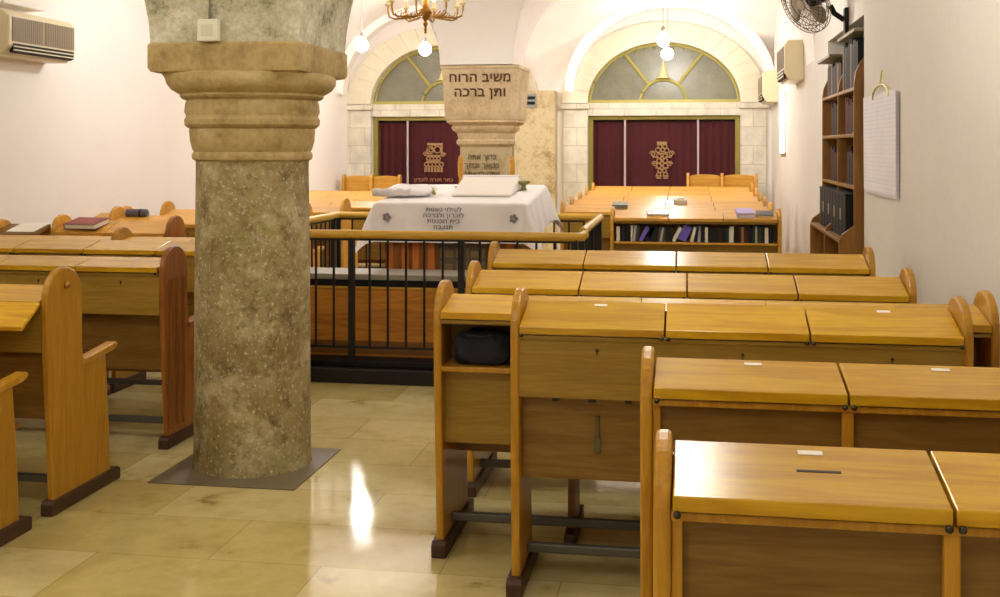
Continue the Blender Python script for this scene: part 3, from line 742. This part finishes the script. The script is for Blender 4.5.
# ------------------------------------------------------------------ air conditioners
def aircon(label, loc, rz, L, H, D):
    """local: front towards -y, wall at y = 0"""
    t = thing('air_conditioner', label, 'air conditioner', loc, rz, 'wall air conditioners')
    MB().prism([(0,0),(0,H),(-D*.8,H),(-D,H*.86),(-D,H*.2),(-D*.75,0)], 0, L, 'x').build('housing', M_acb, t, bevel=.012)
    for a, b in ((.04, L*.5-.01), (L*.5+.01, L-.03)):
        g = MB(); g.box(a, b, -D-.006, -D, H*.3, H*.84)
        for i in range(16): 
            x = a+(b-a)*(i+.5)/16; g.box(x-.002, x+.002, -D-.01, -D-.006, H*.31, H*.83)
        g.build('grille', M_acg, t)
    MB().prism([(-D*.97-.012,H*.26),(-D*.97-.01,H*.08),(-D*.9,H*.05),(-D*.9,H*.26)], .05, L-.03, 'x').build('outlet', M_dark, t)
    for z in (.1, .18): MB().box(.05, L-.03, -D-.012, -D-.004, H*z, H*z+.008).build('vane', M_acb, t)
    return t
aircon('air conditioner with taupe grille high on the left wall', (XL, 7.47, 2.27), PI/2, .9, .33, .26)
ac1 = bpy.data.objects['air_conditioner']
aircon('cream air conditioner on the right wall, nearer one beside the fan', (XR, 12.9, 2.29), -PI/2, .9, .42, .2)
aircon('cream air conditioner on the right wall, farther one near the portal', (XR, 16.3, 2.2), -PI/2, .85, .42, .2)
dc = thing('pipe_cover', 'white boxed pipe cover above the left wall air conditioner', 'pipe cover', (XL, 7.9, 2.66))
MB().box(0, .14, -.3, .25, 0, .1).build('casing', M_plast, dc, bevel=.01)
MB().box(0, .16, -.3, .27, .1, .13).build('ledge', plain('tan_ledge', (206,180,160), .7), dc, bevel=.004)
MB().tube([(-.0,-.1,.05),(-.06,-.1,.05),(-.17,-.1,.14),(-.3,-.1,.3),(-.5,-.1,.4),(-.8,-.1,.42)], .05, 12).build('hose', plain('pale_hose', (196,188,176), .6), ac1, smooth=True)
MB().box(-.28,-.2,-.07,-.001,.2,.27).build('clip', M_acg, ac1)

# ------------------------------------------------------------------ fan
fn = thing('wall_fan', 'black wall fan with round wire guard above the bookcase', 'fan', (XR, 8.75, 2.5))
MB().box(-.03, 0, -.045, .045, -.09, .14).build('wall_plate', M_dark, fn, bevel=.008)
MB().tube([(-.03,0,.05),(-.1,0,.1),(-.13,0,.16)], .02, 10).build('bracket_arm', M_dark, fn, smooth=True)
nrm = Vector((-.74,-.5,-.42)).normalized()
Rm = Vector((0,0,1)).rotation_difference(nrm).to_matrix().to_4x4()
hc = Vector((-.3,.0,.19))
Mh = Matrix.Translation(hc) @ Rm
MB().lathe([(.03,-.2),(.06,-.19),(.065,-.08),(.05,-.03),(.02,-.02)], (0,0,0), 18, Mh).build('motor', M_dark, fn, smooth=True)
gd = MB(); RG = .24
for r, z in ((RG,.0),(RG,.03),(.17,.052),(.1,.06),(.17,-.03),(.1,-.04),(.2,.044),(.2,-.02)):
    gd.tube([Mh @ Vector((r*math.cos(2*PI*i/32), r*math.sin(2*PI*i/32), z)) for i in range(33)], .003, 5)
for i in range(36):
    a = 2*PI*i/36; c, s = math.cos(a), math.sin(a)
    gd.tube([Mh @ Vector((r*c, r*s, z)) for r, z in ((.04,.064),(.17,.052),(RG,.03),(RG,0),(.17,-.03),(.05,-.045))], .0018, 4)
gd.build('wire_guard', plain('wire_grey', (96,88,78), .4, .5), fn)
MB().lathe([(.045,.06),(.04,.068),(.005,.07)], (0,0,0), 16, Mh).build('guard_badge', M_acg, fn)
for i in range(3):
    b = MB()
    def bl(u, v, i=i):
        r = .04+.17*u; a = 2*PI*i/3 + (v-.5)*(1.3)*(0.6+.4*math.sin(PI*u)) + u*.4
        return tuple(Mh @ Vector((r*math.cos(a), r*math.sin(a), .01+.035*(v-.5))))
    b.grid(bl, 8, 6); o = b.build('blade', plain('smoky_blade', (150,138,120), .3) if i == 0 else bpy.data.materials['smoky_blade'], fn, smooth=True, angle=180)
    so = o.modifiers.new('thick', 'SOLIDIFY'); so.thickness = .003

# ------------------------------------------------------------------ bookcase
BX, BX2, BY0, BY1, BYM, BB = 1.12, 1.02, 8.02, 9.86, 8.86, 1.53
bc = thing('bookcase', 'tall brown bookcase set in the right wall niche', 'bookcase', (0,0,0))
def panel(y, ztop, nm='side_panel'):
    m = MB(); pts = [(BX2,0),(BX2,.95),(BX2+.02,1.0),(BX,1.06),(BX,ztop-.28)]
    pts += [(BX+.3*(1-math.cos(PI/2*k/6)), ztop-.28+.28*math.sin(PI/2*k/6)) for k in range(1,7)] + [(BB,ztop),(BB,0)]
    m.prism(pts, y, y+.03, 'y'); return m.build(nm, W_case, bc, bevel=.004)
panel(BY0, 2.32); panel(BYM, 2.3, 'divider_panel'); panel(BY1, 2.3)
MB().box(BB, BB+.015, BY0, BY1+.03, 0, 2.42).build('back_panel', wood('dark_back_wood', (110,72,34), (88,56,26), 'z', .5, .4), bc)
for z in (1.32, 1.68, 2.0):
    MB().box(BX, BB, BY0+.03, BY1, z-.012, z+.012).build('shelf', W_case, bc, bevel=.003)
MB().box(BX2, BB, BY0+.03, BY1, .94, .965).build('shelf', W_case, bc, bevel=.003)
for z in (.05, .5): MB().box(BX2, BB, BY0+.03, BY1, z-.012, z+.012).build('shelf', W_case, bc, bevel=.003)
MB().box(BX, BB, BY0-.0, BYM+.03, 2.395, 2.415).build('top_board', plain('grey_board', (150,140,118), .6), bc)
for y in (BY0, BYM): MB().box(BB-.1, BB, y, y+.03, 2.28, 2.395).build('top_post', W_case, bc)
MB().box(BX-.04, BB, BYM+.2, BY1+.03, 2.3, 2.32).build('top_board', plain('grey_board_far', (140,128,106), .6), bc)
def book(y, z, th, h, dep, mat_c, label, x=BX+.03, lean=0, name='book', group='books in the niche bookcase', ax='y', cat='book'):
    """spine facing -x (ax y) or -y (ax x); th = thickness"""
    t = thing(name, label, cat, (x, y, z), group=group)
    key = 'cover_%d_%d_%d' % mat_c
    mt = bpy.data.materials.get(key) or plain(key, mat_c, .7, spec=.2)
    pg = bpy.data.materials.get('book_pages') or plain('book_pages', (222,212,186), .8)
    if ax == 'y':
        Mx = Matrix.Rotation(lean, 4, 'X')
        MB().box(0,dep,0,.004,0,h,Mx).box(0,dep,th-.004,th,0,h,Mx).box(0,.005,0.004,th-.004,0,h,Mx).build('cover', mt, t)
        MB().box(.005,dep-.006,.004,th-.004,.004,h-.006,Mx).build('pages', pg, t)
    else:
        Mx = Matrix.Rotation(lean, 4, 'Y')
        MB().box(0,.004,0,dep,0,h,Mx).box(th-.004,th,0,dep,0,h,Mx).box(0.004,th-.004,0,.005,0,h,Mx).build('cover', mt, t)
        MB().box(.004,th-.004,.005,dep-.006,.004,h-.006,Mx).build('pages', pg, t)
    return t
def row(z, ya, yb, hs, cols, shelfname, x=BX+.03, gap=.003, maxh=.3):
    y = ya; i = 0
    while y < yb-.03 and i < 30:
        th = random.uniform(.035, .06); h = random.uniform(*hs)
        c = cols[i % len(cols)]
        if y+th > yb: break
        book(y, z, th, h, .22, c, '%s book, %s from the near end, %s' % (cn[c], ORD[i], shelfname), x=x)
        y += th+gap; i += 1
DK = (38,36,36); BR = (78,44,30); GR = (70,72,66); TN = (150,118,80); WH = (226,220,200); MR = (96,28,28); NV = (36,40,66)
GN = (52,66,50); PU = (108,98,190); LG = (170,168,160)
cn = {DK:'black', BR:'brown', GR:'grey', TN:'tan', WH:'white', MR:'maroon', NV:'navy', GN:'dark green', PU:'violet', LG:'light grey'}
row(2.013, BY0+.035, BYM-.005, (.31,.375), [DK,DK,DK,DK,GR,DK,DK,TN], 'top shelf of the niche bookcase')
row(2.013, BYM+.035, BY1-.1, (.22,.27), [DK,GR,BR,DK,TN,GR,BR], 'upper shelf of the bookcase, far bay')
row(1.693, BY0+.05, BYM-.15, (.2,.28), [BR,DK,MR,BR], 'second shelf of the niche bookcase')
row(1.693, BYM+.04, BY1-.3, (.22,.28), [DK,BR,DK], 'second shelf of the bookcase, far bay')
row(1.333, BY0+.1, BYM-.25, (.22,.28), [BR,DK,DK], 'third shelf of the niche bookcase')
row(1.333, BYM+.04, BY1-.3, (.22,.28), [BR,BR,DK], 'third shelf of the bookcase, far bay')
for i in range(2):   # small pale flowers / figures seen at the second shelf edge
    pass
orn = thing('white_ornament', 'small white ornament at the edge of the second bookcase shelf', 'ornament', (BX+.06, 8.3, 1.693))
MB().lathe([(.03,0),(.032,.01),(.012,.02),(.012,.04),(.03,.06),(.026,.085),(.005,.1)], (0,0,0), 12).build('body', M_paper, orn, smooth=True)
MB().ball((0,.02,.1), .02, 8).build('blossom', M_white, orn, smooth=True)
y = BY0+.06
for i in range(9):
    t = thing('file_box', 'black file box, %s from the near end of the bookcase ledge' % ORD[i], 'box', (BX2+.05, y, .965), group='black file boxes in the bookcase')
    MB().box(0, .3, 0, .158, 0, .3).build('body', M_dark, t, bevel=.006)
    MB().box(-.004, .3, -.002, .16, .3, .312).build('lid', M_dark, t, bevel=.003)
    if i % 2: MB().box(-.003, 0, .05, .1, .12, .2).build('spine_label', M_acg, t)
    y += .172

# ------------------------------------------------------------------ papers on the right wall
sh = thing('wall_notice', 'tall white paper notice hung on the near right wall', 'notice', (XR, 7.25, 1.3))
for k in range(3):
    MB().grid(lambda u, v: (-.006-.005*k-.012*math.sin(PI*u)*(1-v)-.004*v, -.6+.05*k*.3+1.2*u, .01*k+.61*v), 16, 8).build('sheet', M_print, sh, smooth=True, angle=180)
ln = MB()
for k in range(14):
    ln.box(-.042, -.041, -.45+.01*(k % 3), .42-.03*(k % 4), .05+.038*k, .055+.038*k)
hk = thing('wire_hook', 'yellow-green wire hanger holding the paper notice on the wall', 'hook', (XR, 7.2, 1.95))
MB().tube([(-.012,.0,.12),(-.02,0,.06),(-.02,0,.03)], .006, 6).build('stem', plain('yellow_wire', (196,190,90), .4, .3), hk, smooth=True)
MB().tube([(-.022,-.3,-.045),(-.022,-.27,-.01),(-.022,-.15,.02),(-.022,0,.03),(-.022,.15,.02),(-.022,.25,-.01),(-.022,.27,-.05)], .007, 6).build('arms', bpy.data.materials['yellow_wire'], hk, smooth=True)
ln.bm.free()

# ------------------------------------------------------------------ loose things on the pews
def flat_book(label, x, y, z, w, d, h, col, rz=0, tilt=.21, name='book', pagec=(230,222,200), group=None, cat='book'):
    t = thing(name, label, cat, (x, y, z), rz, group); t.rotation_euler = (tilt, 0, rz)
    key = 'cover_%d_%d_%d' % col
    mt = bpy.data.materials.get(key) or plain(key, col, .45)
    MB().box(-w/2, w/2, -d/2, d/2, 0, .004).box(-w/2, w/2, -d/2, d/2, h-.004, h).box(-w/2, -w/2+.004, -d/2, d/2, .004, h-.004).build('cover', mt, t)
    k2 = 'pages_%d_%d_%d' % pagec
    MB().box(-w/2+.004, w/2-.004, -d/2+.004, d/2-.004, .004, h-.004).build('pages', bpy.data.materials.get(k2) or plain(k2, pagec, .8), t)
    return t
b = flat_book('maroon book lying on the short left pew', -4.46, 7.88, 1.006, .27, .19, .04, (116,28,30), -.12)
MB().box(-.09,.09,-.06,.06,.0402,.0412).build('cover_panel', plain('brighter_red_panel', (150,44,40), .45), b)
t = thing('paper_sheet', 'white sheet of paper beside the maroon book on the left pew', 'paper', (-4.845, 7.715, 1.0), -.06); t.rotation_euler = (.252,0,-.06)
MB().box(-.115,.115,-.1,.11,.0,.003).build('sheet', M_stick, t)
rc = thing('rolled_cloth', 'small rolled grey cloth on the left pew near the wall', 'cloth', (-4.6, 8.93, 1.005))
MB().tube([(-.1,0,.035),(-.09,0,.035),(.09,0,.035),(.1,0,.035)], [.02,.035,.035,.022], 12).build('roll', plain('slate_cloth', (92,88,96), .8), rc, smooth=True)
MB().tube([(.03,0,.035),(.045,0,.035)], .037, 12).build('tie', M_dark, rc)

# books on the far right pew's open shelf
spec = [(267,WH,.03,0),(284,DK,.05,0),(303,DK,.05,0),(317,WH,.026,.1),(331,LG,.026,.12),(344,GR,.026,.15),(358,PU,.035,.5),(386,NV,.03,.42),(400,DK,.04,0),(418,DK,.04,0),(430,GR,.024,.22),(442,LG,.02,.2),(453,GR,.024,.12),(468,DK,.03,0),
        (482,DK,.03,0),(492,WH,.03,.5),(514,PU,.075,.5),(566,WH,.026,.25),(582,NV,.026,.15),(596,LG,.026,.08),(608,DK,.04,0),(622,WH,.034,0),(640,DK,.05,0),(662,DK,.04,0),(678,BR,.03,0),(692,DK,.04,0),(708,GN,.03,0),(722,WH,.038,.03),
        (742,DK,.04,0),(757,BR,.03,0),(770,TN,.024,0),(782,BR,.03,0),(797,DK,.04,0),(812,GN,.03,0),(825,LG,.02,0),(836,GN,.03,0),(850,DK,.03,0),(864,WH,.03,0),(880,DK,.03,0)]
for i, (zx, c, th, lean) in enumerate(spec):
    x = -.645 + (zx-262)*.25*.00872
    h = random.uniform(.125, .15) if not lean else random.uniform(.13, .145)
    pos = ORD[i] + ' from the left' if i < 26 else ORD[len(spec)-1-i] + ' from the right'
    o = book(10.17+.02, .7525 + th*math.sin(lean), th, h, .165, c, '%s book, %s on the open pew shelf' % (cn[c], pos), x=x, lean=lean, group='books on the open pew shelf', ax='x')

# loose items lying on the far right lids
flat_book('violet-covered book lying on the far right pew, beside a dark one', .5, 10.27, .99, .15, .18, .045, (178,160,214), .1, .21, pagec=(236,232,240))
flat_book('dark grey book lying at the right end of the far right pew', .67, 10.29, .976, .15, .15, .04, (70,72,78), -.05, .21)
flat_book('grey-green box lying on the lid beyond the book shelf, left side', -.66, 11.2, 1.0, .15, .13, .045, (122,128,112), 0, .21, name='grey_box', pagec=(122,128,112), cat='box')
t = flat_book('open white prayer book on the lid above the book shelf', -.27, 10.3, .985, .19, .16, .03, (160,160,170), .1, .21)
t = thing('loose_papers', 'scattered white papers on the lid above the book shelf', 'paper', (-.2, 11.17, .995), .2); t.rotation_euler = (.215,0,.2)
MB().box(-.12,.1,-.05,.05,0,.004).build('sheet', M_paper, t); MB().box(-.05,.14,-.02,.08,.005,.008).build('sheet', M_stick, t)
t = thing('tissue_packet', 'small whitish packet standing on the second lid beyond the book shelf', 'packet', (-.08, 12.02, .998)); t.rotation_euler = (.215,0,0)
MB().box(-.07,.07,-.05,.05,0,.06).build('body', plain('pale_packet', (206,204,186), .6), t, bevel=.012)
MB().box(-.03,.04,-.02,.02,.06,.075).build('tissue', M_white, t, bevel=.005)

# ------------------------------------------------------------------ camera and colour
cam = bpy.data.cameras.new('camera'); co = bpy.data.objects.new('camera', cam); COL.objects.link(co)
f = 1130.
cam.sensor_fit = 'HORIZONTAL'; cam.sensor_width = 36; cam.lens = 36*f/1000
a = math.atan(188/f)
co.location = (0, 0, 1.6); co.rotation_euler = (PI/2, 0, a)
cam.shift_y = -(298.5-147)/1000
cam.clip_start = .05; cam.clip_end = 60
S.camera = co
wd = bpy.data.worlds.new('world'); S.world = wd; wd.use_nodes = True
wd.node_tree.nodes['Background'].inputs[0].default_value = (0,0,0,1)
vs = S.view_settings
vs.view_transform = 'Standard'; vs.look = 'None'; vs.gamma = 1; vs.use_curve_mapping = False
vs.exposure = 0
S.cycles.max_bounces = 12; S.cycles.diffuse_bounces = 6
